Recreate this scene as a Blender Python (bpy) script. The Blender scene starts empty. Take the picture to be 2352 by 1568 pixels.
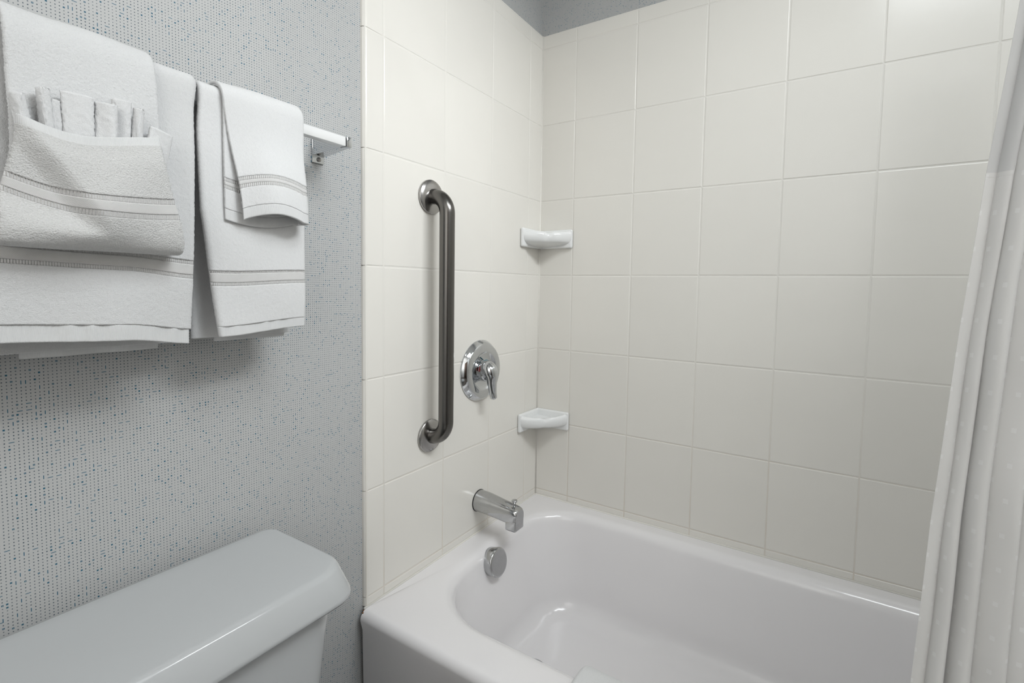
import bpy, bmesh, math, random
import numpy as np
from mathutils import Matrix, Vector
random.seed(7); rng = np.random.default_rng(11)
SC = bpy.context.scene
COL = SC.collection
Z0 = 0.17                     # the measured heights below start at tile-row zero; the floor lies Z0 under that
PI = math.pi

# ------------------------------------------------------------------ camera
cam = bpy.data.cameras.new('camera'); camo = bpy.data.objects.new('camera', cam); COL.objects.link(camo)
yaw, pitch, roll = -5.5830e-01, -6.0300e-02, 1.66e-02
cy, sy, cp, sp = math.cos(yaw), math.sin(yaw), math.cos(pitch), math.sin(pitch)
fwd = Vector((sy*cp, cy*cp, sp)); right = Vector((cy, -sy, 0)); up = right.cross(fwd)
r2 = math.cos(roll)*right + math.sin(roll)*up
u2 = -math.sin(roll)*right + math.cos(roll)*up
M = Matrix((r2, u2, -fwd)).transposed().to_4x4()
M.translation = Vector((0.8735, -1.4727, 0.9716+Z0))
camo.matrix_world = M
cam.sensor_width = 36.0; cam.lens = 36.0*1122.62/2352
cam.shift_x = -34.85/2352; cam.shift_y = -54.34/2352
cam.clip_start = 0.02
SC.camera = camo

# ------------------------------------------------------------------ exposure, world, large lights
vs = SC.view_settings
vs.view_transform = 'Standard'; vs.look = 'None'; vs.gamma = 1; vs.use_curve_mapping = False
vs.exposure = 0.34
w = bpy.data.worlds.new('world'); SC.world = w; w.use_nodes = True
w.node_tree.nodes['Background'].inputs[0].default_value = (0.6, 0.65, 0.7, 1)
w.node_tree.nodes['Background'].inputs[1].default_value = 0.15

def area(name, loc, target, sx, sy_, power, col, spread=180):
    l = bpy.data.lights.new(name, 'AREA'); l.shape = 'RECTANGLE'; l.size = sx; l.size_y = sy_
    l.energy = power; l.color = col; l.spread = math.radians(spread)
    o = bpy.data.objects.new(name, l); COL.objects.link(o)
    o.location = (loc[0], loc[1], loc[2]+Z0)
    d = Vector(target)-Vector(loc)
    o.rotation_euler = d.to_track_quat('-Z', 'Y').to_euler()
    return o
area('fill_lamp', (1.515, -.62, 1.98), (0.0, -.72, 1.02), 0.70, 0.34, 4.0, (0.96, 0.985, 1.0), 80)  # added fill from an unseen source, narrowed to brighten the left wall
area('ceiling_lamp', (1.28, -1.02, 2.235), (1.28, -1.02, 0), 0.54, 0.54, 8.6, (0.925, 0.975, 1.0))
area('bounced_flash', (1.15, -1.72, 1.42), (1.25, -2.55, 1.62), 0.22, 0.14, 14.5, (1.0, 0.99, 0.965))

# ------------------------------------------------------------------ helpers
def tag(o, label=None, cat=None, group=None, kind=None):
    if label: o['label'] = label
    if cat: o['category'] = cat
    if group: o['group'] = group
    if kind: o['kind'] = kind
    return o
def lift(o):
    o.location.z += Z0; return o
def empty(name, loc=(0, 0, 0)):
    o = bpy.data.objects.new(name, None); COL.objects.link(o); o.empty_display_size = .05
    o.location = loc; lift(o); return o
def link(name, me, mat=None, parent=None, smooth=True):
    o = bpy.data.objects.new(name, me); COL.objects.link(o)
    if mat and not me.materials: me.materials.append(mat)
    if smooth and len(me.polygons): me.polygons.foreach_set('use_smooth', [True]*len(me.polygons))
    if parent is not None: o.parent = parent
    else: lift(o)
    return o
def pydata(name, v, f, mat=None, parent=None, smooth=True):
    me = bpy.data.meshes.new(name)
    me.from_pydata([tuple(map(float, p)) for p in v], [], f); me.update()
    return link(name, me, mat, parent, smooth)
def rel(parent, p):
    """measured coordinates -> coordinates local to a thing's Empty"""
    return (p[0]-parent.location.x, p[1]-parent.location.y, p[2]-(parent.location.z-Z0))
def off(parent):
    if parent is None: return np.zeros(3)
    return np.array([parent.location.x, parent.location.y, parent.location.z-Z0])
def bm_obj(name, bm, mat, parent=None, smooth=True, angle=None):
    bmesh.ops.recalc_face_normals(bm, faces=bm.faces)
    if parent is not None: bmesh.ops.translate(bm, verts=bm.verts, vec=Vector(-off(parent)))
    me = bpy.data.meshes.new(name); bm.to_mesh(me); bm.free()
    o = link(name, me, mat, parent, smooth)
    if angle: me.set_sharp_from_angle(angle=math.radians(angle))
    return o
def add_box(bm, lo, hi, bev=0.0, seg=2):
    r = bmesh.ops.create_cube(bm, size=1.0)
    vv = r['verts']
    c = [(a+b)/2 for a, b in zip(lo, hi)]; s = [b-a for a, b in zip(lo, hi)]
    for q in vv: q.co = Vector((q.co.x*s[0]+c[0], q.co.y*s[1]+c[1], q.co.z*s[2]+c[2]))
    if bev > 0:
        ed = list({e for q in vv for e in q.link_edges})
        bmesh.ops.bevel(bm, geom=ed, offset=bev, segments=seg, profile=.5, affect='EDGES')
def box(name, lo, hi, mat, parent=None, bev=0.0, seg=2, smooth=True):
    bm = bmesh.new(); add_box(bm, lo, hi, bev, seg)
    return bm_obj(name, bm, mat, parent, smooth=smooth and bev > 0, angle=40 if bev > 0 else None)
def add_rings(bm, rings, cap0=True, cap1=True, closed=True):
    R = [[bm.verts.new(Vector(p)) for p in ring] for ring in rings]
    for a, b in zip(R[:-1], R[1:]):
        n = len(a)
        for i in range(n if closed else n-1):
            j = (i+1) % n
            bm.faces.new((a[i], a[j], b[j], b[i]))
    if cap0: bm.faces.new(list(reversed(R[0])))
    if cap1: bm.faces.new(R[-1])
def add_lathe(bm, prof, origin, axis, n=48, cap0=True, cap1=True):
    """prof: list of (radius, distance along axis)"""
    ax = Vector(axis).normalized()
    a = ax.orthogonal().normalized(); b = ax.cross(a)
    rings = []
    for r, d in prof:
        rings.append([Vector(origin)+ax*d+(a*math.cos(t)+b*math.sin(t))*max(r, 1e-5) for t in [2*PI*i/n for i in range(n)]])
    add_rings(bm, rings, cap0, cap1)
def add_tube(bm, pts, rad, n=24, cap=True):
    pts = [Vector(p) for p in pts]
    rad = rad if hasattr(rad, '__len__') else [rad]*len(pts)
    T = [(pts[min(i+1, len(pts)-1)]-pts[max(i-1, 0)]).normalized() for i in range(len(pts))]
    a = T[0].orthogonal().normalized(); rings = []
    for p, t, r in zip(pts, T, rad):
        a = (a-t*a.dot(t)).normalized(); b = t.cross(a)
        rings.append([p+(a*math.cos(q)+b*math.sin(q))*r for q in [2*PI*i/n for i in range(n)]])
    add_rings(bm, rings, cap, cap)
def spline(pts, step):
    """dense Catmull-Rom polyline with roughly even spacing"""
    P = np.array(pts, float); P = np.vstack([2*P[0]-P[1], P, 2*P[-1]-P[-2]]); out = []
    for i in range(1, len(P)-2):
        t = np.linspace(0, 1, 40, endpoint=False)[:, None]
        a, b, c, d = P[i-1], P[i], P[i+1], P[i+2]
        out.append(.5*((2*b)+(-a+c)*t+(2*a-5*b+4*c-d)*t**2+(-a+3*b-3*c+d)*t**3))
    Q = np.vstack(out+[P[-2][None]])
    L = np.r_[0, np.cumsum(np.linalg.norm(np.diff(Q, axis=0), axis=1))]
    n = max(4, int(round(L[-1]/step))); s = np.linspace(0, L[-1], n+1)
    return np.stack([np.interp(s, L, Q[:, k]) for k in range(Q.shape[1])], 1), s
def sstep(x, a, b):
    t = np.clip((x-a)/(b-a), 0, 1); return t*t*(3-2*t)

# ------------------------------------------------------------------ materials
class NT:
    def __init__(s, name):
        s.m = bpy.data.materials.new(name); s.m.use_nodes = True; s.t = s.m.node_tree
        s.b = s.t.nodes['Principled BSDF']; s.out = s.t.nodes['Material Output']
    def n(s, typ, **kw):
        q = s.t.nodes.new(typ)
        for k, v in kw.items(): setattr(q, k, v)
        return q
    def l(s, a, b): s.t.links.new(a, b)
    def setv(s, sock, v):
        if hasattr(v, 'is_output') or isinstance(v, bpy.types.NodeSocket): s.l(v, sock)
        else: sock.default_value = v
    def math(s, op, a, b=None, c=None):
        q = s.n('ShaderNodeMath', operation=op); s.setv(q.inputs[0], a)
        if b is not None: s.setv(q.inputs[1], b)
        if c is not None: s.setv(q.inputs[2], c)
        return q.outputs[0]
    def obj(s): return s.n('ShaderNodeTexCoord').outputs['Object']
    def noise(s, vec, scale, detail=2, rough=.5):
        q = s.n('ShaderNodeTexNoise'); s.l(vec, q.inputs['Vector'])
        q.inputs['Scale'].default_value = scale; q.inputs['Detail'].default_value = detail; q.inputs['Roughness'].default_value = rough
        return q.outputs['Fac']
    def mix(s, fac, a, b):
        q = s.n('ShaderNodeMix', data_type='RGBA'); s.setv(q.inputs[0], fac); s.setv(q.inputs[6], a); s.setv(q.inputs[7], b)
        return q.outputs[2]
    def bump(s, h, strength, dist):
        q = s.n('ShaderNodeBump'); q.inputs['Strength'].default_value = strength; q.inputs['Distance'].default_value = dist
        s.l(h, q.inputs['Height']); s.l(q.outputs[0], s.b.inputs['Normal'])
    def p(s, **kw):
        for k, v in kw.items():
            s.setv(s.b.inputs[k.replace('_', ' ')], v)
        return s
def rgb(*c): return (*c, 1.0)

def plain(name, col, rough, metal=0.0, var=.03, scale=6.0, bump=None, **kw):
    m = NT(name); o = m.obj(); nz = m.noise(o, scale, 3)
    a = rgb(*[c*(1-var) for c in col]); b = rgb(*[min(1, c*(1+var)) for c in col])
    m.p(Base_Color=m.mix(nz, a, b), Roughness=rough, Metallic=metal, **kw)
    if bump: m.bump(m.noise(o, bump[0], 2), bump[1], bump[2])
    return m.m

def tile_mat(name, col):
    m = NT(name); o = m.obj(); oi = m.n('ShaderNodeObjectInfo')
    nz = m.noise(o, 9, 3)
    k = m.math('MULTIPLY_ADD', oi.outputs['Random'], .5, m.math('MULTIPLY', nz, .5))
    m.p(Base_Color=m.mix(k, rgb(*[c*.965 for c in col]), rgb(*[c*1.02 for c in col])), Roughness=.20)
    m.b.inputs['Specular IOR Level'].default_value = .36
    m.bump(m.noise(o, 55, 2), .05, .002)
    return m.m
def grout_mat():
    m = NT('grout'); o = m.obj()
    stain = m.math('GREATER_THAN', m.noise(o, 7, 3), .56)
    sz = m.n('ShaderNodeSeparateXYZ'); m.l(o, sz.inputs[0])      # soiled low down, near the tub
    low = m.n('ShaderNodeMapRange'); m.l(sz.outputs[2], low.inputs[0]); low.inputs[1].default_value = .15; low.inputs[2].default_value = .85; low.inputs[3].default_value = 1.0; low.inputs[4].default_value = .12
    m.p(Base_Color=m.mix(m.math('MULTIPLY', m.noise(o, 11, 4, .6), low.outputs[0]), rgb(.79, .775, .735), rgb(.66, .58, .48)), Roughness=.75)
    m.bump(m.noise(o, 600, 2), .3, .0008)
    return m.m
def wallpaper():
    """fine grid of printed dots, with larger hollow squares and short dashes scattered over it"""
    m = NT('wallpaper'); o = m.obj()
    sx = m.n('ShaderNodeSeparateXYZ'); m.l(o, sx.inputs[0])
    P = .00435
    U = m.math('DIVIDE', m.math('ADD', sx.outputs[0], sx.outputs[1]), P); V = m.math('DIVIDE', sx.outputs[2], P)
    fl = lambda x: m.math('FLOOR', x)
    def wn(a, b, seed):
        c = m.n('ShaderNodeCombineXYZ'); m.l(a, c.inputs[0]); m.l(b, c.inputs[1]); c.inputs[2].default_value = seed
        q = m.n('ShaderNodeTexWhiteNoise', noise_dimensions='3D'); m.l(c.outputs[0], q.inputs['Vector']); return q.outputs['Value']
    ci, cj = fl(U), fl(V)
    ctr = lambda x: m.math('ABSOLUTE', m.math('SUBTRACT', m.math('FRACT', x), .5))
    fu, fv = ctr(U), ctr(V)
    lt = lambda a, b: m.math('LESS_THAN', a, b)
    mul = lambda a, b: m.math('MULTIPLY', a, b)
    sq = lambda h: lt(m.math('MAXIMUM', fu, fv), h)
    r1, r2_ = wn(ci, cj, 1.3), wn(ci, cj, 5.7)
    # dashes over two cells
    U2 = m.math('ADD', m.math('MULTIPLY', U, .5), m.math('MULTIPLY', wn(cj, cj, 9.1), .999)); U2 = m.math('MULTIPLY', U, .5)
    V2 = m.math('MULTIPLY', V, .5)
    hcell = lt(wn(fl(U2), cj, 2.2), .045); vcell = lt(wn(ci, fl(V2), 3.9), .05)
    hd = mul(hcell, mul(lt(ctr(U2), .31), lt(fv, .10)))
    vd = mul(vcell, mul(lt(ctr(V2), .29), lt(fu, .10)))
    anyd = m.math('MAXIMUM', hcell, vcell)
    notd = m.math('SUBTRACT', 1.0, anyd)
    bigc = lt(r1, .065)
    rad = m.math('SQRT', m.math('ADD', mul(fu, fu), mul(fv, fv)))
    hollow = mul(lt(rad, .115), m.math('GREATER_THAN', r2_, .45))
    big = mul(mul(bigc, sq(.245)), m.math('SUBTRACT', 1.0, mul(hollow, .6)))
    dot = mul(lt(rad, m.math('MULTIPLY_ADD', r2_, .045, .132)), m.math('SUBTRACT', 1.0, bigc))
    fade = m.math('MULTIPLY_ADD', m.noise(o, 24, 2), .9, .45)
    fade = m.math('MINIMUM', fade, 1.0)
    ink_b = m.math('MAXIMUM', m.math('MAXIMUM', hd, vd), mul(notd, big))
    ink_d = mul(mul(notd, dot), m.math('MULTIPLY_ADD', fade, .7, .25))
    paper = m.mix(m.noise(o, 260, 2), rgb(.475, .48, .478), rgb(.525, .53, .528))
    c = m.mix(ink_d, paper, rgb(.012, .04, .07))
    c = m.mix(mul(ink_b, m.math('MULTIPLY_ADD', fade, .3, .7)), c, rgb(.008, .10, .17))
    m.p(Base_Color=c, Roughness=.55)
    m.b.inputs['Specular IOR Level'].default_value = .3
    m.bump(m.noise(o, 900, 2), .15, .0004)
    return m.m
def terry(name, col=(.80, .80, .80), s=650, strength=.6):
    m = NT(name); o = m.obj()
    v = m.n('ShaderNodeTexVoronoi'); m.l(o, v.inputs['Vector']); v.inputs['Scale'].default_value = s
    h = m.math('ADD', m.math('MULTIPLY', v.outputs['Distance'], -.45), m.noise(o, s*.9, 3, .7))
    h = m.math('ADD', h, m.math('MULTIPLY', m.noise(o, s*.22, 2), .8))
    m.p(Base_Color=m.mix(v.outputs['Distance'], rgb(*[min(1, c*1.04) for c in col]), rgb(*[c*.94 for c in col])), Roughness=.95)  # gaps between loops painted darker: their shade is put into the colour
    m.b.inputs['Specular IOR Level'].default_value = .15
    m.b.inputs['Sheen Weight'].default_value = .25; m.b.inputs['Sheen Roughness'].default_value = .5
    m.bump(h, strength, .0012)
    return m.m
def weave(name, col=(.80, .80, .80), axis=1, wl=.0022, strength=.5, diag=0.0):
    m = NT(name); o = m.obj(); sx = m.n('ShaderNodeSeparateXYZ'); m.l(o, sx.inputs[0])
    u = m.math('MULTIPLY_ADD', sx.outputs[2], diag, sx.outputs[axis])
    h = m.math('SINE', m.math('MULTIPLY', u, 2*PI/wl))
    h = m.math('ADD', h, m.math('MULTIPLY', m.noise(o, 900, 2), 1.0))
    m.p(Base_Color=m.mix(m.noise(o, 60, 2), rgb(*[c*.97 for c in col]), rgb(*[min(1, c*1.03) for c in col])), Roughness=.8)
    m.b.inputs['Specular IOR Level'].default_value = .2
    m.bump(h, strength, .0006)
    return m.m
def curtain_mat(name, col, dots, transl):
    m = NT(name); o = m.obj(); uv = m.n('ShaderNodeAttribute', attribute_name='cloth_uv').outputs['Vector']
    sx = m.n('ShaderNodeSeparateXYZ'); m.l(uv, sx.inputs[0])
    base = m.mix(m.noise(o, 14, 3), rgb(*[c*.97 for c in col]), rgb(*[min(1, c*1.02) for c in col]))
    rough = .6
    if dots:
        P = .0165
        ctr = lambda x: m.math('ABSOLUTE', m.math('SUBTRACT', m.math('FRACT', x), .5))
        row = m.math('FLOOR', m.math('DIVIDE', sx.outputs[1], P))
        shift = m.math('MULTIPLY', m.math('FRACT', m.math('MULTIPLY', row, .5)), 1.0)
        a = ctr(m.math('ADD', m.math('DIVIDE', sx.outputs[0], P*1.6), shift)); b = ctr(m.math('DIVIDE', sx.outputs[1], P))
        d = m.math('MULTIPLY', m.math('LESS_THAN', a, .075), m.math('LESS_THAN', b, .13))
        base = m.mix(m.math('MULTIPLY', d, .9), base, rgb(.98, .98, .975)); rough = m.math('MULTIPLY_ADD', d, -.25, .6)
    m.p(Base_Color=base, Roughness=rough)
    m.b.inputs['Specular IOR Level'].default_value = .35
    m.bump(m.noise(o, 30, 3), .15, .004)
    tr = m.n('ShaderNodeBsdfTranslucent'); m.l(base, tr.inputs[0])
    mx = m.n('ShaderNodeMixShader'); mx.inputs[0].default_value = transl
    m.l(m.b.outputs[0], mx.inputs[1]); m.l(tr.outputs[0], mx.inputs[2]); m.l(mx.outputs[0], m.out.inputs[0])
    return m.m

TILE = tile_mat('cream_tile', (.815, .795, .748))
GROUT = grout_mat()
PAPER = wallpaper()
TUBM = plain('white_enamel', (.85, .835, .845), .16, var=.01, bump=(90, .04, .002))
TUBM.node_tree.nodes['Principled BSDF'].inputs['Coat Weight'].default_value = .3
CERAM = plain('white_ceramic', (.83, .84, .84), .10, var=.01)
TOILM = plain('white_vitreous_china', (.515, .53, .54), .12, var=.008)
CHROME = plain('chrome', (.62, .635, .65), .06, 1.0, var=.02)
CHROME_WORN = plain('worn_chrome', (.50, .505, .51), .09, 1.0, var=.10, scale=60)
STEEL = plain('brushed_steel', (.155, .148, .14), .24, 1.0, var=.06, scale=200, bump=(500, .05, .0005))
FLANGE = plain('satin_steel', (.42, .41, .40), .22, 1.0, var=.05, scale=80)
BARM = plain('satin_aluminium', (.93, .94, .95), .35, .35, var=.01)
DARK = plain('dark_gap', (.03, .03, .03), .6)
SCREW = plain('screw_steel', (.35, .34, .33), .25, 1.0)
CAULK = plain('caulk', (.80, .78, .73), .45, var=.05, scale=25)
RUST = plain('rusty_stain', (.22, .10, .04), .8, var=.4, scale=300)
T_BATH = terry('terry_bath', (.68, .685, .69), 800, .5)
T_POCK = terry('terry_pocket', (.66, .66, .655), 620, 1.0)
T_FINE = terry('terry_fine', (.71, .715, .72), 800, .35)
RIB = weave('ribbed_band', (.69, .685, .68), 1, .0024, .9)
TWILL = weave('twill_band', (.69, .685, .68), 1, .0022, .4, diag=2.2)
HEM = weave('hem_weave', (.69, .695, .70), 1, .0011, .3)
CURT = curtain_mat('curtain_fabric', (.91, .905, .895), True, .22)
VOILE = curtain_mat('curtain_voile', (.82, .82, .82), False, .28)
PAINT = plain('white_paint', (.80, .80, .79), .6, var=.01)
TAUPE = plain('taupe_paint', (.30, .275, .25), .6)
FLOORM = plain('floor_vinyl', (.15, .13, .115), .4, var=.15, scale=20)
DOORM = plain('brown_door', (.07, .042, .028), .45, var=.2, scale=8)
TEAL = plain('teal_print', (.01, .16, .22), .35); RED = plain('red_print', (.25, .02, .02), .35)
LAMPM = NT('lamp_glass').p(Base_Color=rgb(.9, .9, .9), Roughness=.4).m

# ------------------------------------------------------------------ room shell
TW, TH = .2058, .254
XR, YF, ZC, ZF = 1.56, -2.55, 2.26, -Z0
XV = 1.78
WP = -.0095                                    # wallpaper face lies behind the tile face
def st(o): return tag(o, kind='structure')
wl = st(box('wall_left', (WP-.10, YF-.1, ZF), (WP, -WP+.1, ZC), PAPER))
wb = st(box('wall_back', (WP, -WP, ZF), (XR+.11, -WP+.10, ZC), PAPER))
wr = st(box('wall_right', (XV, YF-.1, ZF), (XV+.1, -.80, ZC), PAINT))
we = st(box('wall_end', (XR+.0095, -.80, ZF), (XV+.1, -WP, ZC), PAPER))
wf = st(box('wall_front', (WP, YF-.1, ZF), (XV, YF, ZC), PAINT))
fl_ = st(box('floor', (WP-.1, YF-.1, ZF-.1), (XV+.1, .12, ZF), FLOORM))
ce = st(box('ceiling', (WP-.1, YF-.1, ZC), (XV+.1, .12, ZC+.1), PAINT))
d_ = st(box('door_1', (XV-.04, -2.35, ZF), (XV, -1.55, 1.88), DOORM, bev=.004))  # unseen door, added dark for the chrome to reflect
bm = bmesh.new(); add_tube(bm, [(XV-.04, -1.62, .85), (XV-.085, -1.62, .85), (XV-.09, -1.72, .85)], .009, 12)
bm_obj('door_handle', bm, CHROME, d_)

# tiled surround: every tile is a part of its wall, meshes shared by size
tile_cache = {}
def tile_mesh(axis, a, b, edge=0):
    key = (axis, round(a, 4), round(b, 4), edge)
    if key in tile_cache: return tile_cache[key]
    g = .0009; t = .0095
    bm = bmesh.new()
    lo, hi = (-a/2+g, -t, -b/2+g), (a/2-g, 0, b/2-g)
    add_box(bm, lo, hi)
    front = [e for e in bm.edges if all(v.co.y > -t/2 for v in e.verts)]
    if edge:   # bull-nosed free edge
        sel = [e for e in front if all((v.co.x*edge > a/2-.003) if abs(edge) == 1 else (v.co.z > b/2-.003) for v in e.verts)]
        rest = [e for e in front if e not in sel]
        bmesh.ops.bevel(bm, geom=sel, offset=.0085, segments=4, profile=.5, affect='EDGES')
        rest = [e for e in bm.edges if all(v.co.y > -.0004 for v in e.verts) and (abs(abs(e.verts[0].co.x)-(a/2-g)) < 1e-5 and abs(abs(e.verts[1].co.x)-(a/2-g)) < 1e-5 or abs(abs(e.verts[0].co.z)-(b/2-g)) < 1e-5 and abs(abs(e.verts[1].co.z)-(b/2-g)) < 1e-5)]
        bmesh.ops.bevel(bm, geom=rest, offset=.0018, segments=2, profile=.5, affect='EDGES')
    else:
        bmesh.ops.bevel(bm, geom=front, offset=.0026, segments=3, profile=.5, affect='EDGES')
    # local y is the outward normal; x runs along the wall
    if axis == 'left':   bmesh.ops.rotate(bm, verts=bm.verts, cent=(0, 0, 0), matrix=Matrix.Rotation(-PI/2, 3, 'Z'))
    elif axis == 'back': bmesh.ops.rotate(bm, verts=bm.verts, cent=(0, 0, 0), matrix=Matrix.Rotation(PI, 3, 'Z'))
    else:                bmesh.ops.rotate(bm, verts=bm.verts, cent=(0, 0, 0), matrix=Matrix.Rotation(PI/2, 3, 'Z'))
    bmesh.ops.recalc_face_normals(bm, faces=bm.faces)
    me = bpy.data.meshes.new('tile'); bm.to_mesh(me); bm.free()
    me.materials.append(TILE); me.polygons.foreach_set('use_smooth', [True]*len(me.polygons))
    me.set_sharp_from_angle(angle=math.radians(12))
    tile_cache[key] = me; return me
RIM = .237
zl = [RIM+.001, 1.0208*TH]+[k*TH for k in range(2, 8)]+[1.827]
xb = [.0]+[.1271+k*TW for k in range(7)]+[XR]
yl = [0]+[-(.0791+k*TW) for k in range(4)]+[-.7525]
def put_tile(wall, axis, c, a, b, edge):
    o = bpy.data.objects.new('tile', tile_mesh(axis, a, b, edge)); COL.objects.link(o)
    o.parent = wall; o.location = c
    o.rotation_euler = (random.gauss(0, .0009), random.gauss(0, .0009), random.gauss(0, .0009))
for i in range(len(zl)-1):
    b = zl[i+1]-zl[i]; zc = (zl[i]+zl[i+1])/2
    top = 2 if i == len(zl)-2 else 0
    for j in range(len(xb)-1):
        put_tile(wb, 'back', ((xb[j]+xb[j+1])/2, 0, zc), xb[j+1]-xb[j], b, top)
    for j in range(len(yl)-1):
        e = 1 if j == len(yl)-2 else top
        put_tile(wl, 'left', (0, (yl[j]+yl[j+1])/2, zc), yl[j]-yl[j+1], b, e)
        put_tile(we, 'end', (XR, (yl[j]+yl[j+1])/2, zc), yl[j]-yl[j+1], b, -1 if e == 1 else e)
G = -.0009
box('grout', (WP, -.748, RIM), (G, 0, 1.823), GROUT, wl).location.z -= 0
box('grout', (WP, -G, RIM), (XR, -WP, 1.823), GROUT, wb)
box('grout', (XR-G, -.748, RIM), (XR+.0095, 0, 1.823), GROUT, we)
# sealant bead where the tiles meet the tub
bm = bmesh.new(); add_tube(bm, [(.0003, -.755, RIM+.0003), (.0003, -.0003, RIM+.0003), (XR-.0003, -.0003, RIM+.0003)], .0032, 8)
c_ = bm_obj('trim_1', bm, CAULK); st(c_)
bm = bmesh.new(); add_tube(bm, [(-.0002, .0002, RIM), (-.0002, .0002, 1.823)], .0036, 10); st(bm_obj('trim_2', bm, CAULK))

# ------------------------------------------------------------------ bathtub
tub = empty('bathtub', (.76, -.38, ZF))
tag(tub, 'white enamel bathtub built into the tiled alcove, with a rounded basin', 'bathtub')
def rrect(x0, x1, y0, y1, r, z, K=14, S=18):
    """ring: front-left, front-right, back-right, back-left corner radii in r"""
    out = []
    cs = [(x0+r[0], y0+r[0], r[0], PI), (x1-r[1], y0+r[1], r[1], 1.5*PI), (x1-r[2], y1-r[2], r[2], 0), (x0+r[3], y1-r[3], r[3], .5*PI)]
    for q, (cx, cy_, rr, a0) in enumerate(cs):
        arc = [(cx+rr*math.cos(a0+.5*PI*k/K), cy_+rr*math.sin(a0+.5*PI*k/K)) for k in range(K+1)]
        out += arc
        n = cs[(q+1) % 4]; nx = n[0]+n[2]*math.cos(n[3]); ny = n[1]+n[2]*math.sin(n[3])
        ax, ay = arc[-1]
        out += [(ax+(nx-ax)*k/S, ay+(ny-ay)*k/S) for k in range(1, S)]
    return [(x, y, z) for x, y in out]
rings = []
X0, X1, Y0, Y1 = .0015, XR-.0015, -.768, -.0015
rings.append(rrect(X0, X1, Y0+.012, Y1, [.002]*4, ZF+.002))
rings.append(rrect(X0, X1, Y0+.006, Y1, [.002]*4, RIM-.045))
for k in range(0, 7):     # rounded outer edge of the rim
    a = .5*PI*k/6; rr = .020
    rings.append(rrect(X0, X1, Y0+rr*(1-math.cos(a)) if k else Y0, Y1, [.002]*4, RIM-rr+rr*math.sin(a)))
bx0, bx1, by0, by1 = .052, 1.45, -.683, -.038
RR = lambda d: [max(.05, .215-d), max(.05, .25-d), max(.05, .25-d), max(.05, .175-d)]
rings.append(rrect(bx0-.004, bx1+.004, by0-.004, by1+.004, RR(-.004), RIM+.0003))
for k in range(0, 9):     # rounded inner lip
    a = .5*PI*k/8*.93; rr = .032
    d = rr*math.sin(a)
    rings.append(rrect(bx0+d, bx1-d, by0+d, by1-d*.9, RR(d), RIM-rr*(1-math.cos(a))))
dz = RIM-.034; zb = -.062
for t in (.12, .25, .4, .55, .68, .78):
    z = dz-(dz-zb)*t
    e = .032+t*.035; er = .032+t*.20
    rings.append(rrect(bx0+.032+t*.055, bx1-er, by0+e, by1-e, RR(.03+t*.03), z))
h = (dz-zb)*.22
for k in range(1, 9):
    a = .5*PI*k/8
    z = zb+h*(1-math.sin(a)); o_ = .06*(1-math.cos(a))
    rings.append(rrect(bx0+.075+o_, bx1-.19-o_, by0+.0595+o_, by1-.0595-o_, RR(.055+o_), z))
for t in (.35, .7, .97):
    xa, xb_ = bx0+.135, bx1-.25; ya, yb = by0+.12, by1-.12
    cx, cy_ = .5*(xa+xb_), .5*(ya+yb)
    s = 1-t
    rings.append([(cx+(x-cx)*s, cy_+(y-cy_)*s, zb-.003*t) for x, y, _ in rrect(xa, xb_, ya, yb, RR(.115), 0)])
bm = bmesh.new(); add_rings(bm, rings, True, True); bm_obj('tub_shell', bm, TUBM, tub, angle=50)
# overflow plate on the end wall of the basin
ox, oy, oz = .091, -.379, .1965
bm = bmesh.new(); ax = Vector((1, 0, .20)).normalized()
add_lathe(bm, [(.0375, -.012), (.0385, .002), (.0395, .0150), (.0388, .0185), (.036, .0210), (.033, .0213), (.0, .0218)], (ox, oy, oz), ax, 48, True, False)
bm_obj('overflow_plate', bm, CHROME_WORN, tub)
# drain
bm = bmesh.new(); add_lathe(bm, [(.036, -.004), (.036, .002), (.033, .0032), (.026, .001), (.022, -.010), (0.0, -.010)], (.226, -.380, zb+.001), (0, 0, 1), 40, True, False)
dr = bm_obj('drain', bm, CHROME_WORN, tub)
bm = bmesh.new(); add_lathe(bm, [(.004, -.010), (.004, .004), (.020, .006), (.021, .010), (.018, .013), (0, .014)], (.226, -.380, zb+.002), (0, 0, 1), 32, True, False)
bm_obj('drain_stopper', bm, SCREW, tub)
# stained corner where apron, tile and wallpaper meet
bm = bmesh.new()
for q in range(7):
    y = -.757-.004*random.random(); z = RIM-.002-.022*random.random(); x = -.001+.006*random.random()
    bmesh.ops.create_icosphere(bm, subdivisions=1, radius=.0014+.0015*random.random(), matrix=Matrix.Translation((x, y, z)))
tag(bm_obj('rust_stain', bm, RUST, tub), kind='stuff')

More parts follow.
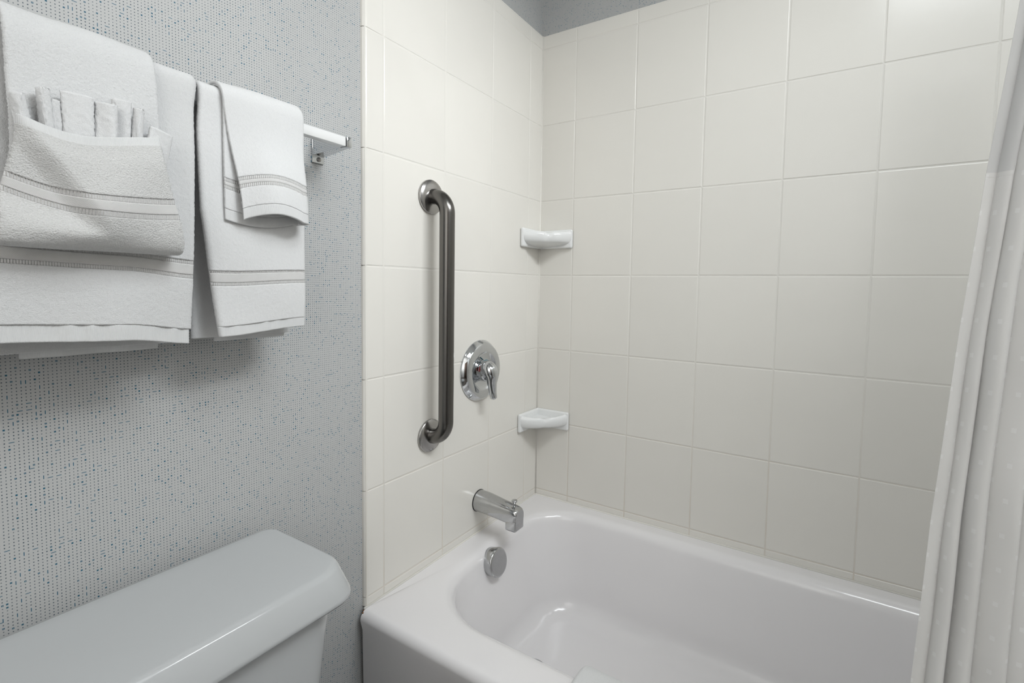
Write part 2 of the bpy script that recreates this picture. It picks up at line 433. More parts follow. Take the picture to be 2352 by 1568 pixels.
# ------------------------------------------------------------------ grab bar
gy, gz0, gz1, gx, gr, rb = -.5455, .587, 1.197, .057, .0190, .045
gb = empty('grab_bar', (0, gy, (gz0+gz1)/2))
tag(gb, 'vertical brushed steel grab bar screwed to the white tiles', 'grab bar')
pts = [(-.002, gy, gz1)]
for k in range(0, 13):
    a = .5*PI*k/12; pts.append((gx-rb+rb*math.sin(a), gy, gz1-rb+rb*math.cos(a)))
for k in range(1, 24): pts.append((gx, gy, gz1-rb+(gz0-gz1+2*rb)*k/24))
for k in range(0, 13):
    a = .5*PI*k/12; pts.append((gx-rb+rb*math.cos(a), gy, gz0+rb-rb*math.sin(a)))
pts.append((-.002, gy, gz0))
bm = bmesh.new(); add_tube(bm, pts, gr, 36); bm_obj('rail', bm, STEEL, gb)
for z in (gz0, gz1):
    bm = bmesh.new()
    add_lathe(bm, [(.0415, .000), (.0425, .002), (.0425, .0055), (.0410, .0075), (.032, .0105), (.0225, .0120), (.0192, .0125)], (0, gy, z), (1, 0, 0), 64, True, False)
    bm_obj('wall_flange', bm, FLANGE, gb)

# ------------------------------------------------------------------ shower valve
vy, vz = -.334, .7285
va = empty('shower_valve', (0, vy, vz))
tag(va, 'round chrome shower valve with a single lever handle on the tiles', 'shower valve')
bm = bmesh.new()
add_lathe(bm, [(.0895, 0), (.0900, .003), (.0885, .0045), (.0875, .0060), (.0800, .0165), (.0765, .0185), (.060, .0198), (.0570, .0200), (.0550, .0188), (.0490, .0115), (.030, .0120), (.0, .0120)], (0, vy, vz), (1, 0, 0), 96, True, False)
bm_obj('escutcheon', bm, CHROME, va)
bm = bmesh.new()
add_lathe(bm, [(.0310, .010), (.0305, .028), (.0295, .0310), (.0270, .0330), (.0, .0335)], (0, vy, vz), (1, 0, 0), 64, True, False)
bm_obj('hub', bm, CHROME, va)
# lever: drops from the hub, curls out, ends in a rounded tip
lp, lr = spline([(.020, vy-.004, vz+.008, .018), (.032, vy-.008, vz+.010, .0235), (.045, vy-.010, vz+.004, .0225), (.051, vy-.009, vz-.012, .0180), (.051, vy-.007, vz-.034, .0140), (.052, vy-.004, vz-.057, .0112), (.054, vy-.002, vz-.076, .0098)], .003)
bm = bmesh.new(); add_tube(bm, [p[:3] for p in lp]+[tuple(lp[-1][:3]+np.array([.001, 0, -.004]))], list(lp[:, 3])+[.004], 28)
bm_obj('lever_handle', bm, CHROME, va)
def arc_strip(name, r, w_, x, a0, a1, mat):
    bm = bmesh.new(); pts_ = []
    for k in range(13):
        a = a0+(a1-a0)*k/12; pts_.append((x, vy+r*math.cos(a), vz+r*math.sin(a)))
    add_tube(bm, pts_, w_, 8); return bm_obj(name, bm, mat, va)
tag(arc_strip('cold_mark', .0315, .0014, .022, .30*PI, .62*PI, TEAL), 'teal cold arc')
tag(arc_strip('hot_mark', .0315, .0014, .022, .78*PI, .98*PI, RED), 'red hot arc')

# ------------------------------------------------------------------ tub spout
py = -.331
spt = empty('tub_spout', (0, py, .335))
tag(spt, 'worn chrome tub spout with a pull-up diverter above the tub', 'spout')
def sec(x, hw, zt, zbt, e, n=40):
    out = []
    for k in range(n):
        a = 2*PI*k/n; c, s = math.cos(a), math.sin(a)
        out.append((x, py+hw*math.copysign(abs(c)**(2/e), c), (zt+zbt)/2+(zt-zbt)/2*math.copysign(abs(s)**(2/e), s)))
    return out
rs = [sec(0, .031, .366, .304, 2), sec(.004, .0315, .3665, .3035, 2), (sec(.030, .0310, .3655, .3035, 2.05)), sec(.050, .0290, .3620, .3030, 2.3), sec(.085, .0260, .3555, .3015, 2.8), sec(.118, .0240, .3505, .2990, 3.3), sec(.136, .0230, .3470, .2985, 3.6), sec(.143, .0222, .3445, .2995, 3.4), sec(.147, .0200, .3400, .3030, 3.0)]
bm = bmesh.new(); add_rings(bm, rs)
add_box(bm, (.111, py-.0226, .2835), (.1465, py+.0226, .318), .004, 3)
bm_obj('spout_body', bm, CHROME_WORN, spt, angle=35)
bm = bmesh.new(); add_lathe(bm, [(.0035, -.006), (.0035, .010), (.0045, .013), (.0080, .0165), (.0085, .0190), (.0075, .0205), (0, .0210)], (.128, py, .3465), (0, 0, 1), 24, True, False)
bm_obj('diverter_knob', bm, CHROME_WORN, spt)
bm = bmesh.new(); add_lathe(bm, [(.0325, 0), (.0325, .0022), (.031, .0024)], (0, py, .335), (1, 0, 0), 40, True, True)
bm_obj('wall_gasket', bm, DARK, spt)

# ------------------------------------------------------------------ corner soap dishes
def soap_dish(zc, label):
    e = empty('soap_dish', (.05, -.05, zc)); tag(e, label, 'soap dish', 'corner soap dishes on the tiles')
    A, B = np.array([.012, -.1265]), np.array([.1295, -.012])
    n, rings = 40, []
    for k in range(n+1):
        t = k/n
        F = A*(1-t)+B*t
        bow = .015*(1-abs(2*t-1)**2.2)
        notch = math.exp(-((t-.5)/.075)**2)
        F = F+np.array([.7071, -.7071])*(bow-.005*notch)
        rim = .0200+.0065*abs(2*t-1)**3-.0055*notch
        prof = [(.03, .011), (.16, .0105), (.36, .0085), (.58, .0065), (.78, .0085), (.87, rim*.8), (.92, rim), (.955, rim-.0005), (.985, rim-.004), (1.0, rim-.012), (.985, -.0075), (.93, -.0145), (.80, -.0200), (.60, -.0240), (.34, -.0270), (.03, -.0275)]
        rings.append([(F[0]*q, F[1]*q, zc+z) for q, z in prof])
    bm = bmesh.new(); add_rings(bm, rings)
    bm_obj('dish', bm, CERAM, e, angle=60)
    for lo, hi in (((0, -.1275, zc-.031), (.0140, -.0005, zc+.031)), ((.0005, -.0140, zc-.031), (.1305, 0, zc+.031))):
        bm = bmesh.new(); add_box(bm, lo, hi, .0062, 4); bm_obj('back_rest', bm, CERAM, e, angle=60)
soap_dish(1.138, 'white ceramic corner soap dish, the upper of two')
soap_dish(.5215, 'white ceramic corner soap dish just above the tub, the lower of two')

# ------------------------------------------------------------------ towel bar
BX, BZ, BH = .080, 1.2395, .0085
tb = empty('towel_bar', (0, -1.20, BZ))
tag(tb, 'square satin aluminium towel bar on the patterned wall', 'towel bar')
box('rail', (BX-BH, -1.56, BZ-BH), (BX+BH, -.8655, BZ+BH), BARM, tb, bev=.0008)
for y0, y1, g0, g1 in ((-.8635, -.8525, -.8658, -.8632), (-1.573, -1.562, -1.5622, -1.5597)):
    box('end_cap', (BX-.0095, y0, BZ-.0095), (BX+.0095, y1, BZ+.0095), CHROME, tb, bev=.0008)
    box('rail_gap', (BX-.0080, g0, BZ-.0080), (BX+.0080, g1, BZ+.0080), DARK, tb)
    yc = (y0+y1)/2
    bm = bmesh.new()
    q = [(WP, yc-.013, yc+.013, 1.2125, 1.262), (WP+.004, yc-.013, yc+.013, 1.2125, 1.262), (WP+.0045, yc-.0125, yc+.0125, 1.226, 1.258), (.040, yc-.009, yc+.009, 1.2285, 1.253), (BX-.009, yc-.0058, yc+.0055, BZ-.0092, BZ+.0092)]
    add_rings(bm, [[(x, a, c), (x, b, c), (x, b, d), (x, a, d)] for x, a, b, c, d in q])
    bm_obj('bracket', bm, CHROME, tb, angle=20)
    bm = bmesh.new(); add_lathe(bm, [(.0045, 0), (.0045, .0015), (.003, .0030), (0, .0033)], (WP+.004, yc+.001, 1.2195), (1, 0, 0), 20, True, False)
    bm_obj('screw', bm, SCREW, tb)

# ------------------------------------------------------------------ towels
def sines(seed, n=5, lo=8, hi=40):
    r = np.random.default_rng(seed); k = r.uniform(lo, hi, (n, 2))*np.where(r.random((n, 2)) < .5, -1, 1); ph = r.uniform(0, 2*PI, n)
    def f(a, b):
        v = 0
        for (p, q), h in zip(k, ph): v = v+np.sin(p*a+q*b+h)/n
        return v
    return f
def sweep(name, parent, mat, P, S, i0, i1, yfun, th, extra=None, fluff=0.0, wav=None, step=.0017, capr=1.0):
    """rounded-rectangle cloth section swept along rows i0..i1 of the path P (x,z)"""
    Q = P[i0:i1+1]; s = S[i0:i1+1]
    T = np.gradient(P, axis=0)[i0:i1+1]; T /= np.linalg.norm(T, axis=1)[:, None]
    N = np.stack([-T[:, 1], T[:, 0]], 1)
    y0, y1 = yfun(s)
    W = float(np.max(y1-y0)); n = max(6, int(W/step)); E = 6; ni = n
    hw = th/2
    def ends(k, m): return np.linspace(0, 1, m)
    a = []   # (fraction across, extra y, normal offset, outside weight)
    for f in np.linspace(0, 1, n): a.append((f, 0, 1, 1))
    for k in range(1, E): q = PI/2-PI*k/E; a.append((1, math.cos(q), math.sin(q), .8))
    for f in np.linspace(1, 0, ni): a.append((f, 0, -1, 0))
    for k in range(1, E): q = -PI/2-PI*k/E; a.append((0, math.cos(q), math.sin(q), .8))
    a = np.array(a); m = len(a)
    er = hw*capr
    ya, yb = (y0+er)[:, None], (y1-er)[:, None]
    Y = ya+(yb-ya)*a[None, :, 0]+er*a[None, :, 1]
    off_n = np.repeat((hw*a[:, 2])[None], len(s), 0)
    if wav is not None: off_n = off_n+wav(s[:, None], Y)
    if fluff: off_n = off_n+a[None, :, 3]*rng.normal(0, fluff, Y.shape); Y = Y+a[None, :, 1]*rng.normal(0, fluff, Y.shape)*1.5
    X = Q[:, 0:1]+N[:, 0:1]*off_n; Z = Q[:, 1:2]+N[:, 1:2]*off_n
    V = np.stack([X, Y, Z], -1)
    if extra is not None: V = extra(V, s[:, None])
    return grid_obj(name, parent, mat, V, st=m-E//2)
def grid_obj(name, parent, mat, V, caps=True, st=0):
    r, m, _ = V.shape
    v = (V-off(parent)).reshape(-1, 3)
    i = np.arange(r-1)[:, None]*m; j = np.arange(m)[None]; k = (j+1) % m
    F = np.stack([i+j, i+k, i+m+k, i+m+j], -1).reshape(-1, 4)
    faces = F.tolist()
    if caps:
        for base, flip in ((0, False), ((r-1)*m, True)):
            for q in range(m//2):
                a_, b_, c_, d_ = (st+q) % m, (st+q+1) % m, (st-q-1) % m, (st-q) % m
                f_ = list(dict.fromkeys([base+a_, base+b_, base+c_, base+d_]))
                if len(f_) > 2: faces.append(f_[::-1] if flip else f_)
    me = bpy.data.meshes.new(name); me.from_pydata(v.tolist(), [], faces); me.update()
    bm = bmesh.new(); bm.from_mesh(me); bmesh.ops.recalc_face_normals(bm, faces=bm.faces); bm.to_mesh(me); bm.free()
    return link(name, me, mat, parent)
def drape(xb, zb_, rin, xf, zf, bulge=0.0):
    """cloth centre line: up the back of the bar, over it and down the front"""
    pts = [(xb, zb_), (xb+.001, (zb_+BZ)/2), (BX-rin, BZ-.05), (BX-rin, BZ-.004)]
    for k in range(1, 8):
        a = PI-PI*k/8; cc, ss = math.cos(a), math.sin(a); pts.append((BX+rin*math.copysign(abs(cc)**.7, cc), BZ+rin*ss**.7))
    pts += [(BX+rin, BZ-.004), (BX+rin+.001, BZ-.05), (xf+bulge, (zf+BZ)/2), (xf, zf)]
    return spline(pts, .0017)
def rows(P, S, zlist):
    """indices of front-side rows nearest to given heights"""
    top = int(np.argmax(P[:, 1])); out = []
    for z in zlist: out.append(top+int(np.argmin(np.abs(P[top:, 1]-z))))
    return top, out

# -- bath towel (long, hung directly on the bar, left)
bt = empty('bath_towel', (BX, -1.32, BZ))
tag(bt, 'wide white bath towel on the left of the bar, behind the pocket-folded towel', 'towel', 'white towels on the bar')
P, S = drape(.052, .884, .0190, .1085, .897, .001)
top, (r_b0, r_b1, r_b2, r_b3, r_h) = rows(P, S, [1.0085, 1.0035, .9905, .985, .918])
wA = sines(3, 6, 10, 40)
Lt = S[-1]
def yA(s): 
    f = sstep(s, S[top], Lt)
    return np.full_like(s, -1.50), -1.1225-.0045*sstep(s, S[top]+.005, S[top]+.06)-.0130*f
def exA(V, s):
    w_ = sstep(s, S[top]+.10, Lt)
    V = V.copy(); yy = V[..., 1]
    V[..., 2] += w_*(-.011*sstep(yy, -1.22, -1.135)+.006*sstep(yy, -1.2, -1.36))
    V[..., 0] += w_*.004*np.sin((yy+1.1)*38)*sstep(s, S[top]+.2, Lt)
    return V
wvA = lambda s, y: .0034*wA(s, y)*sstep(s, S[top]+.03, S[top]+.15)
kw = dict(yfun=yA, extra=exA, wav=wvA)
sweep('terry_panel', bt, T_BATH, P, S, 0, r_b0, th=.0140, fluff=.00014, **kw)
sweep('ribbed_stripe', bt, RIB, P, S, r_b0, r_b1, th=.0118, capr=1.27, **kw)
sweep('woven_band', bt, TWILL, P, S, r_b1, r_b2, th=.0130, capr=1.15, **kw)
sweep('ribbed_stripe', bt, RIB, P, S, r_b2, r_b3, th=.0118, capr=1.27, **kw)
sweep('terry_panel', bt, T_BATH, P, S, r_b3, r_h, th=.0140, fluff=.00014, **kw)
wH = lambda s, y: wvA(s, y)+.0010*np.sin(y*170+3*np.sin(y*60))
sweep('hem', bt, HEM, P, S, r_h, len(P)-1, yfun=lambda s: (yA(s)[0], yA(s)[1]-.003), th=.0115, extra=exA, wav=wH)
# rear hem seen under the front one
P2 = np.stack([np.linspace(.047, .050, 22), np.linspace(.8765, .912, 22)], 1); S2 = P2[:, 1]-P2[0, 1]
def exR(V, s):
    V = V.copy(); V[..., 0] += .0025*np.sin(V[..., 1]*95+V[..., 2]*60); return V
sweep('rear_hem', bt, HEM, P2, S2, 0, 21, yfun=lambda s: (np.full_like(s, -1.301)+.0*s, np.full_like(s, -1.158)), th=.006, extra=exR)

# -- hand towel whose lower end is folded up into a pocket
pt = empty('hand_towel', (BX+.03, -1.25, BZ))
tag(pt, 'white hand towel over the bath towel, its end folded up into a pocket of washcloths', 'towel', 'white towels on the bar')
rin = .0315
pts = [(BX-rin-.001, 1.05), (BX-rin, BZ-.06), (BX-rin, BZ-.004)]
for k in range(1, 8):
    a = PI-PI*k/8; pts.append((BX+rin*math.cos(a), BZ+.001+rin*math.sin(a)))
pts += [(BX+rin+.003, BZ-.008), (BX+rin+.0080, BZ-.06), (BX+.0435, 1.13), (BX+.0440, 1.05), (BX+.0445, 1.030), (BX+.0490, 1.0165), (BX+.0590, 1.0115), (BX+.0700, 1.0165), (BX+.0775, 1.032), (BX+.0810, 1.052), (BX+.0805, 1.075), (BX+.0780, 1.105), (BX+.0735, 1.122), (BX+.0700, 1.137)]
P, S = spline(pts, .0012)
bot = int(np.argmin(P[90:, 1]))+90
def up_row(z): return bot+int(np.argmin(np.abs(P[bot:, 1]-z)))
q_b0, q_b1, q_b2, q_b3, q_h = [up_row(z) for z in (1.0500, 1.0555, 1.0665, 1.0725, 1.126)]
wB = sines(8, 6, 20, 70); Sb, Se = S[bot], S[-1]
def yB(s):
    f = sstep(s, Sb-.12, Sb-.01); g = sstep(s, Sb, Se)
    return -1.317-.018*f+.018*g, -1.178+.013*f-.026*g
def exB(V, s):
    V = V.copy(); yy = V[..., 1]; m_ = (yy+1.247)/.085
    w_ = sstep(s, Sb-.03, Sb+.05)
    pk = sstep(s, Sb+.0, Sb+.03)
    # pocket mouth bows away from the towel; band sags across the middle
    V[..., 0] += pk*(.010*np.clip(1-m_**2, -1, 1)-.004)
    V[..., 2] += w_*(-.004*np.clip(1-m_**2, -1, 1))+sstep(s, Sb+.012, Sb+.045)*(.0155*np.clip((-1.262-yy)/.07, 0, 1)**1.5+.004*(m_ > 0)*m_*m_)+sstep(s, Sb+.04, Se)*(.017*sstep(yy, -1.30, -1.18)-.004)
    dl = (yy+1.322)-(1.14-V[..., 2])*.62
    V[..., 0] -= pk*.015*(1-sstep(dl, -.016, .012))*sstep(s, Sb+.02, Sb+.05)
    return V
wB2 = sines(9, 5, 30, 55)
wvB = lambda s, y: .0022*wB(s, y)*sstep(s, S[40], S[40]+.1)*(1-sstep(s, Sb-.12, Sb))+.0042*wB2(s, y)*sstep(s, Sb-.01, Sb+.03)
kw = dict(yfun=yB, extra=exB, wav=wvB, step=.0012)
r_fold = int(np.argmin(np.abs(S-(Sb-.055))))
sweep('terry_panel', pt, T_BATH, P, S, 0, r_fold, th=.0080, fluff=.00022, **kw)
sweep('pocket_fold', pt, T_POCK, P, S, r_fold, q_b0, th=.0080, fluff=.00030, **kw)
sweep('ribbed_stripe', pt, RIB, P, S, q_b0, q_b1, th=.0060, capr=1.3, **kw)
sweep('woven_band', pt, TWILL, P, S, q_b1, q_b2, th=.0070, capr=1.15, **kw)
sweep('ribbed_stripe', pt, RIB, P, S, q_b2, q_b3, th=.0060, capr=1.3, **kw)
sweep('pocket_panel', pt, T_POCK, P, S, q_b3, q_h, th=.0080, fluff=.00032, **kw)
sweep('hem', pt, HEM, P, S, q_h, len(P)-1, th=.0062, capr=1.2, **kw)

# -- washcloth pleated into a fan, standing in the pocket
wc = empty('washcloth', (BX+.05, -1.25, 1.09))
tag(wc, 'white washcloth pleated into a fan, tucked into the pocket of the folded hand towel', 'washcloth')
def slab(name, parent, mat, p0, p1, wdir, wd, th, t0=0.0, t1=1.0, flare=0.0, fluff=0.0):
    p0, p1 = np.array(p0, float), np.array(p1, float); wdir = np.array(wdir, float)
    ax = p1-p0; L = np.linalg.norm(ax); ax /= L
    wdir = wdir-ax*wdir.dot(ax); wdir /= np.linalg.norm(wdir); nd = np.cross(wdir, ax)
    k = max(3, int(L*(t1-t0)/.002)); t = np.linspace(t0, t1, k); ring = []
    a = [2*PI*i/44 for i in range(44)]
    e = 3.2
    U = np.array([math.copysign(abs(math.cos(q))**(2/e), math.cos(q)) for q in a]); Vv = np.array([math.copysign(abs(math.sin(q))**(2/e), math.sin(q)) for q in a])
    V = np.zeros((k, 44, 3))
    for i, tt in enumerate(t):
        c = p0+ax*L*tt
        rip = 1+.10*np.sin(9*tt+3*U)
        r_ = rng.normal(0, fluff, 44)
        V[i] = c+np.outer(U*(wd/2*(1+flare*tt))+np.sign(U)*r_, wdir)+np.outer(Vv*th/2*rip+np.sign(Vv)*r_, nd)
    return grid_obj(name, parent, mat, V)
pl = [  # base y, top y, top z, width, thickness, x, turn
    (-1.3030, -1.3150, 1.175, .012, .0085, .1390, .85), (-1.2870, -1.2935, 1.189, .010, .0095, .1370, 1.1), (-1.2800, -1.2830, 1.179, .010, .0075, .1340, -.55),
    (-1.2630, -1.2640, 1.193, .025, .0075, .1370, .12), (-1.2415, -1.2385, 1.189, .019, .0095, .1400, .55), (-1.2270, -1.2215, 1.201, .017, .0085, .1345, .40),
    (-1.2140, -1.2055, 1.194, .009, .0085, .1390, .90), (-1.2000, -1.1800, 1.171, .025, .0080, .1375, -.25)]
for b_, t_, z_, wd, th, x_, tr in pl:
    wdv = (math.sin(tr), math.cos(tr), 0)
    p0, p1 = (x_+.0015, b_, 1.075), (x_, t_, z_+.004)
    s_ = slab('pleat', wc, T_FINE, p0, p1, wdv, wd, th, 0, .88, .15, .00025)
    slab('pleat_hem', s_, HEM, p0, p1, wdv, wd*1.0, th*.86, .87, 1.0, .15)

# -- second hand towel hung on the bar, right
h2 = empty('hand_towel', (BX, -1.04, BZ))
tag(h2, 'white hand towel hung on the right of the bar, under the short washcloth', 'towel', 'white towels on the bar')
P, S = drape(.060, .888, .0158, .1030, .895, .003)
top, (c0, c1, c2, c3, ch) = rows(P, S, [.9925, .988, .9755, .9705, .910])
wC = sines(21, 6, 10, 45); Lt2 = S[-1]; St = S[top]
def yC(s):
    f = sstep(s, St, Lt2); g = sstep(s, St-.05, St)
    return -1.1205-.0035*sstep(s, St+.03, St+.09)+.0215*np.clip((s-St-.19)/(Lt2-St-.19), 0, 1), np.full_like(s, -.966)+.002*f
def exC(V, s):
    V = V.copy(); yy = V[..., 1]; w_ = sstep(s, St+.12, Lt2)
    V[..., 2] += w_*(.009*sstep(yy, -1.10, -.965)-.003)
    V[..., 0] -= sstep(s, St+.02, Lt2)*.006*sstep(yy, -1.095, -1.127)
    return V
wvC = lambda s, y: .0026*wC(s, y)*sstep(s, St+.03, St+.15)
kw = dict(yfun=yC, extra=exC, wav=wvC)
sweep('terry_panel', h2, T_FINE, P, S, 0, c0, th=.0110, fluff=.00013, **kw)
sweep('ribbed_stripe', h2, RIB, P, S, c0, c1, th=.0088, capr=1.25, **kw)
sweep('woven_band', h2, TWILL, P, S, c1, c2, th=.0097, capr=1.13, **kw)
sweep('ribbed_stripe', h2, RIB, P, S, c2, c3, th=.0088, capr=1.25, **kw)
sweep('terry_panel', h2, T_FINE, P, S, c3, ch, th=.0110, fluff=.00013, **kw)
wH2 = lambda s, y: wvC(s, y)+.0007*np.sin(y*210+2*np.sin(y*80))
sweep('hem', h2, HEM, P, S, ch, len(P)-1, yfun=yC, th=.0085, extra=exC, wav=wH2)
P2 = np.stack([np.linspace(.058, .060, 20), np.linspace(.8815, .915, 20)], 1); S2 = P2[:, 1]-P2[0, 1]
sweep('rear_hem', h2, HEM, P2, S2, 0, 19, yfun=lambda s: (np.full_like(s, -1.088), np.full_like(s, -.972)), th=.005, extra=exR)

# -- washcloth folded in two over that towel; its lower end gapes open
w2 = empty('washcloth', (BX, -1.04, BZ))
tag(w2, 'white washcloth folded in two over the right-hand towel, its lower end gaping open', 'washcloth')
rin2 = .0285
pts = [(BX-rin2, 1.105), (BX-rin2, BZ-.05), (BX-rin2, BZ-.004)]
for k in range(1, 8):
    a = PI-PI*k/8; pts.append((BX+rin2*math.cos(a), BZ+.0005+rin2*math.sin(a)))
pts += [(BX+rin2, BZ-.006), (BX+rin2+.001, BZ-.06), (BX+rin2+.0075, 1.12), (BX+rin2+.0095, 1.066)]
P, S = spline(pts, .0018); top = int(np.argmax(P[:, 1])); St3, Se3 = S[top], S[-1]
T = np.gradient(P, axis=0); T /= np.linalg.norm(T, axis=1)[:, None]; N = np.stack([-T[:, 1], T[:, 0]], 1)
U = np.linspace(0, 1, 170)           # 0: free edge in front, ~.5: fold on the right, 1: free edge behind
f = sstep(S, St3+.02, Se3)[:, None]
g = .0032+.0118*f**1.5               # half gap between the layers
yl_, yr_ = -1.094+.017*sstep(S, St3, Se3)[:, None], -.9665-.010*sstep(S, St3, Se3)[:, None]
u = U[None]
fr = u < .47; bk = u > .53
tf = np.clip(u/.47, 0, 1); tb_ = np.clip((1-u)/.47, 0, 1)
ang = (np.clip((u-.47)/.06, 0, 1)-.5)*PI
Yg = np.where(fr, yl_+(yr_-g-yl_)*tf, np.where(bk, yl_-.021*f+.002+(yr_-g-yl_+.021*f-.002)*tb_, yr_-g+g*np.cos(ang)))
arch = np.sin(np.clip(tf, 0, 1)*PI)**.8
nf = -.0032+2*g*(.45+.55*sstep(tf, 0, .55))
Ng = np.where(fr, nf+.004*f*arch, np.where(bk, -.0032, -.0032+g-g*np.sin(ang)))
wD = sines(31, 6, 15, 60)
Ng = Ng+.0012*wD(S[:, None], Yg)*f
V = np.stack([P[:, 0:1]+N[:, 0:1]*Ng, Yg, P[:, 1:2]+N[:, 1:2]*Ng+f*0], -1)
V[..., 2] += f*(np.where(fr, .004*tf-.001+.010*np.sin(tf*PI)**.8, np.where(bk, -.008*np.sin(tb_*PI)**.8-.001+.004*tb_, .003)))
def sheet(name, parent, mat, V, i0, i1, th, fluff):
    W_ = V[i0:i1+1].copy()
    if fluff: W_ += rng.normal(0, fluff, W_.shape)
    r, m, _ = W_.shape; v = (W_-off(parent)).reshape(-1, 3)
    i = np.arange(r-1)[:, None]*m; j = np.arange(m-1)[None]
    F = np.stack([i+j, i+j+1, i+m+j+1, i+m+j], -1).reshape(-1, 4)
    o = pydata(name, v, F.tolist(), mat, parent)
    md = o.modifiers.new('thickness', 'SOLIDIFY'); md.thickness = th; md.offset = 0; md.use_rim = True
    return o
ri = lambda z: top+int(np.argmin(np.abs(P[top:, 1]-z)))
e0, e1, e2, e3, eh = [ri(z) for z in (1.1265, 1.1225, 1.1155, 1.1115, 1.0830)]
sheet('terry_panel', w2, T_FINE, V, 0, e0, .0042, .00012)
sheet('ribbed_stripe', w2, RIB, V, e0, e1, .0030, 0)
sheet('woven_band', w2, TWILL, V, e1, e2, .0036, 0)
sheet('ribbed_stripe', w2, RIB, V, e2, e3, .0030, 0)
sheet('terry_panel', w2, T_FINE, V, e3, eh, .0042, .00012)
sheet('hem', w2, HEM, V, eh, len(P)-1, .0034, 0)

# ------------------------------------------------------------------ toilet
to = empty('toilet', (.25, -1.22, ZF))
tag(to, 'white china toilet with its tank lid against the patterned wall', 'toilet')
LT = .530
def rr4(x0, x1, y0, y1, r, z, K=10): return rrect(x0, x1, y0, y1, r, z, K, 6)
yR, yL = -.968, -1.49
def lid_ring(ins, insf, z, r):      # ins: inset of the sides, insf: inset of the front
    return rr4(.016+ins*.5, .2565-insf, yL+ins, yR-ins*.9, [r[0], r[1], r[2], r[3]], z)
lr_ = []
lr_.append(lid_ring(.012, .014, LT-.050, [.03, .030, .045, .02]))
lr_.append(lid_ring(.001, .002, LT-.0490, [.03, .030, .045, .02]))
lr_.append(lid_ring(.000, .000, LT-.0455, [.03, .030, .045, .02]))
lr_.append(lid_ring(.001, .0005, LT-.0400, [.03, .030, .045, .02]))
lr_.append(lid_ring(.010, .0160, LT-.0065, [.03, .030, .048, .02]))
lr_.append(lid_ring(.0125, .0190, LT-.0025, [.03, .030, .048, .02]))
lr_.append(lid_ring(.0155, .0235, LT-.0004, [.03, .030, .048, .02]))
lr_.append(lid_ring(.0190, .0280, LT, [.03, .030, .048, .02]))
lr_.append(lid_ring(.05, .06, LT+.0012, [.03, .03, .04, .02]))
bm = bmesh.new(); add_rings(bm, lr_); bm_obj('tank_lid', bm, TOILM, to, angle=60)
bm = bmesh.new()
add_rings(bm, [rr4(.022, .218, yL+.040, yR-.050, [.04]*4, .20), rr4(.020, .226, yL+.034, yR-.044, [.03, .035, .04, .02], .30), rr4(.020, .236, yL+.022, yR-.026, [.03, .030, .04, .02], LT-.046)])
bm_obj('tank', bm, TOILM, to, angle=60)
def ell(cx, a, b, z, n=48, k=2.2): 
    return [(cx+a*math.copysign(abs(math.cos(t))**(2/k), math.cos(t)), -1.23+b*math.copysign(abs(math.sin(t))**(2/k), math.sin(t)), z) for t in [2*PI*i/n for i in range(n)]]
bm = bmesh.new()
add_rings(bm, [ell(.33, .26, .11, ZF), ell(.33, .255, .105, ZF+.03), ell(.34, .24, .10, ZF+.14), ell(.37, .27, .14, ZF+.26), ell(.40, .32, .175, ZF+.36), ell(.41, .33, .182, ZF+.385)])
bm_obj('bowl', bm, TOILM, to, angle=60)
bm = bmesh.new(); add_rings(bm, [ell(.42, .245, .180, ZF+.386), ell(.42, .25, .185, ZF+.392), ell(.42, .25, .185, ZF+.412), ell(.42, .235, .17, ZF+.424)])
bm_obj('seat_lid', bm, TOILM, to, angle=60)
box('tank_neck', (.05, -1.33, ZF+.37), (.20, -1.13, .215), TOILM, to, bev=.01)

# ------------------------------------------------------------------ bath mat over the tub edge
ma = empty('bath_mat', (.75, -.70, RIM))
tag(ma, 'folded white bath mat draped over the front rim of the tub', 'bath mat')
mp = [(-.800, .02), (-.796, .15), (-.791, .215), (-.785, .243), (-.762, .2515), (-.72, .2525), (-.674, .2515), (-.655, .2475), (-.643, .235), (-.634, .212), (-.620, .10)]
Q, Sq = spline([(a, b) for a, b in mp], .004)
Tq = np.gradient(Q, axis=0); Tq /= np.linalg.norm(Tq, axis=1)[:, None]; Nq = np.stack([-Tq[:, 1], Tq[:, 0]], 1)
U = []
n = 150; hw = .0090
for k in np.linspace(0, 1, n): U.append((k, 0, 1))
for k in range(1, 6): a = PI/2-PI*k/6; U.append((1, math.cos(a), math.sin(a)))
for k in np.linspace(1, 0, n): U.append((k, 0, -1))
for k in range(1, 6): a = -PI/2-PI*k/6; U.append((0, math.cos(a), math.sin(a)))
U = np.array(U); x0, x1 = .500, .93
Xm = x0+hw+(x1-x0-2*hw)*U[None, :, 0]+hw*U[None, :, 1]
nn = hw*U[None, :, 2]+rng.normal(0, .0002, (len(Q), len(U)))
V = np.stack([np.repeat(Xm, len(Q), 0), Q[:, 0:1]+Nq[:, 0:1]*nn, Q[:, 1:2]+Nq[:, 1:2]*nn], -1)
grid_obj('mat_cloth', ma, T_FINE, V, st=len(U)-3)

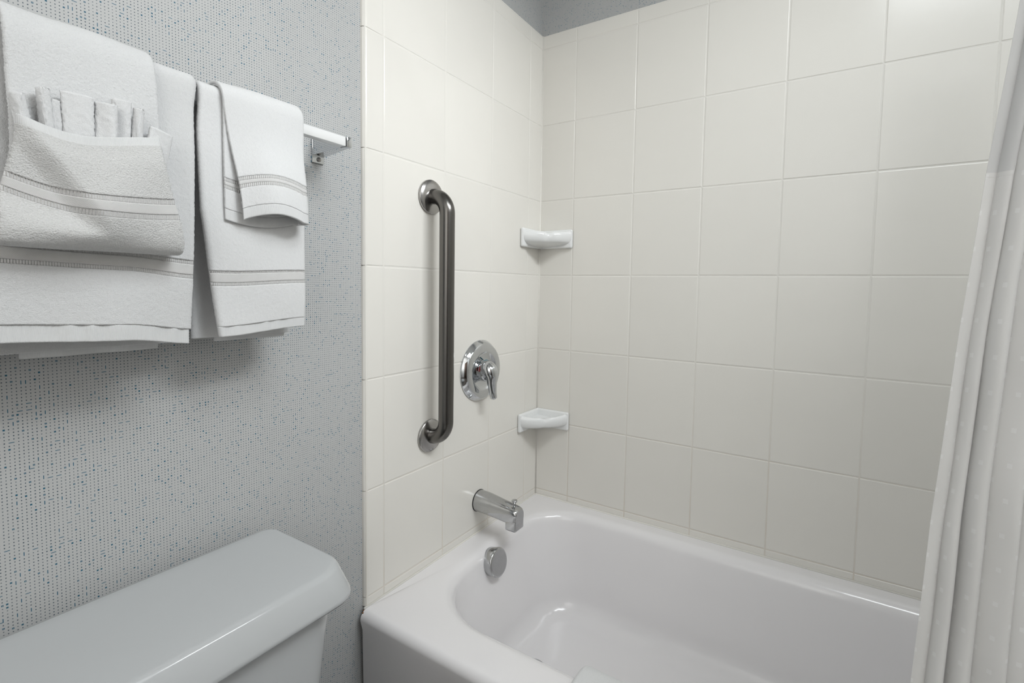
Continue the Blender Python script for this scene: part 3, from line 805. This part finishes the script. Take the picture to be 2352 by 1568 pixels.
# ------------------------------------------------------------------ shower curtain
cu = empty('shower_curtain', (1.25, -.86, 1.0))
tag(cu, 'white shower curtain with a sheer top, gathered at the right end of the tub', 'curtain')
NF, PPF = 20, 26
th_ = np.linspace(-.5*PI, NF*2*PI, NF*PPF)
def curtain_grid(z):
    z = np.asarray(z); z = z[:, None] if z.ndim == 1 else z; t = (1.27-z)/.74           # 0 at the top of the view, 1 at its bottom
    x0 = np.interp(z[:, :1], [.15, .5798, .7486, .9369, 1.0853, 1.2325, 1.95], [.936, .9570, .9638, .9755, .9872, 1.0015, 1.05])
    pitch = .0150+.0050*t
    k = th_[None]/(2*PI)
    irr = .18*np.sin(k*2.3+1)+.12*np.sin(k*5.1)
    amp = .0075+.002*t
    X = x0+pitch*(k+.25+irr*.9)+(.0050+.0015*np.sin(k*3.7))*np.cos(th_[None]+.5)+.0006*np.sin(z*9+k*1.7)
    X = X-np.min(X, axis=1, keepdims=True)+x0
    Y = -.86+amp*np.sin(th_[None])*(1+.25*np.sin(k*4.3))+.002*np.sin(z*7+k*2.2)+.0006*np.sin(z*37+k*5)
    return np.stack([X, Y, z+0*X], -1)
def curtain_part(name, mat, z0, z1, step):
    n_ = max(2, int(abs(np.mean(z1-z0))/step)+1)
    zz = z0+(z1-z0)*np.linspace(0, 1, n_)[:, None]+0*th_[None]; V = curtain_grid(zz)
    r, m, _ = V.shape; v = (V-off(cu)).reshape(-1, 3)
    i = np.arange(r-1)[:, None]*m; j = np.arange(m-1)[None]
    F = np.stack([i+j, i+j+1, i+m+j+1, i+m+j], -1).reshape(-1, 4)
    o = pydata(name, v, F.tolist(), mat, cu)
    L = np.r_[0, np.cumsum(np.linalg.norm(np.diff(V[0, :, :2], axis=0), axis=1))]
    at = o.data.attributes.new('cloth_uv', 'FLOAT_VECTOR', 'POINT')
    uvw = np.stack([np.tile(L, r), zz.ravel(), np.zeros(r*m)], 1).astype(np.float32)
    at.data.foreach_set('vector', uvw.ravel())
    md = o.modifiers.new('thickness', 'SOLIDIFY'); md.thickness = .0006; md.offset = 0
    es = o.modifiers.new('crisp_rim', 'EDGE_SPLIT'); es.split_angle = math.radians(50)
    return o
SZ = (1.080+.060*sstep(th_/(2*PI), .75, 1.15))[None]     # the seam sits higher on the folds behind the first
curtain_part('fabric_panel', CURT, -.02, SZ, .02)
sm_ = curtain_part('seam', CURT, SZ, SZ+.004, .004); sm_.modifiers['thickness'].thickness = .0008
curtain_part('sheer_panel', VOILE, SZ+.004, 1.74, .03)
rod = empty('curtain_rod', (.78, -.86, 1.755))
tag(rod, 'chrome shower curtain rod spanning the tub alcove above the curtain', 'rod')
bm = bmesh.new(); add_tube(bm, [(WP, -.86, 1.755), (.5, -.86, 1.755), (XV, -.86, 1.755)], .0125, 20); bm_obj('pole', bm, CHROME, rod)

# ------------------------------------------------------------------ the lamps' own housings
cl = empty('ceiling_light', (1.28, -1.02, ZC)); tag(cl, 'flat square ceiling light in front of the shower curtain', 'lamp')
box('housing', (.99, -1.31, 2.24), (1.57, -.73, ZC), PAINT, cl, bev=.004)
wlp = empty('fill_lamp_housing', (XR, -.62, 1.98)); tag(wlp, 'added white fill lamp high above the foot of the tub, out of view', 'lamp')  # unseen housing, added to go with the fill lamp
box('housing', (1.535, -1.0, 1.86), (XR+.0095, -.24, 2.12), PAINT, wlp, bev=.004)
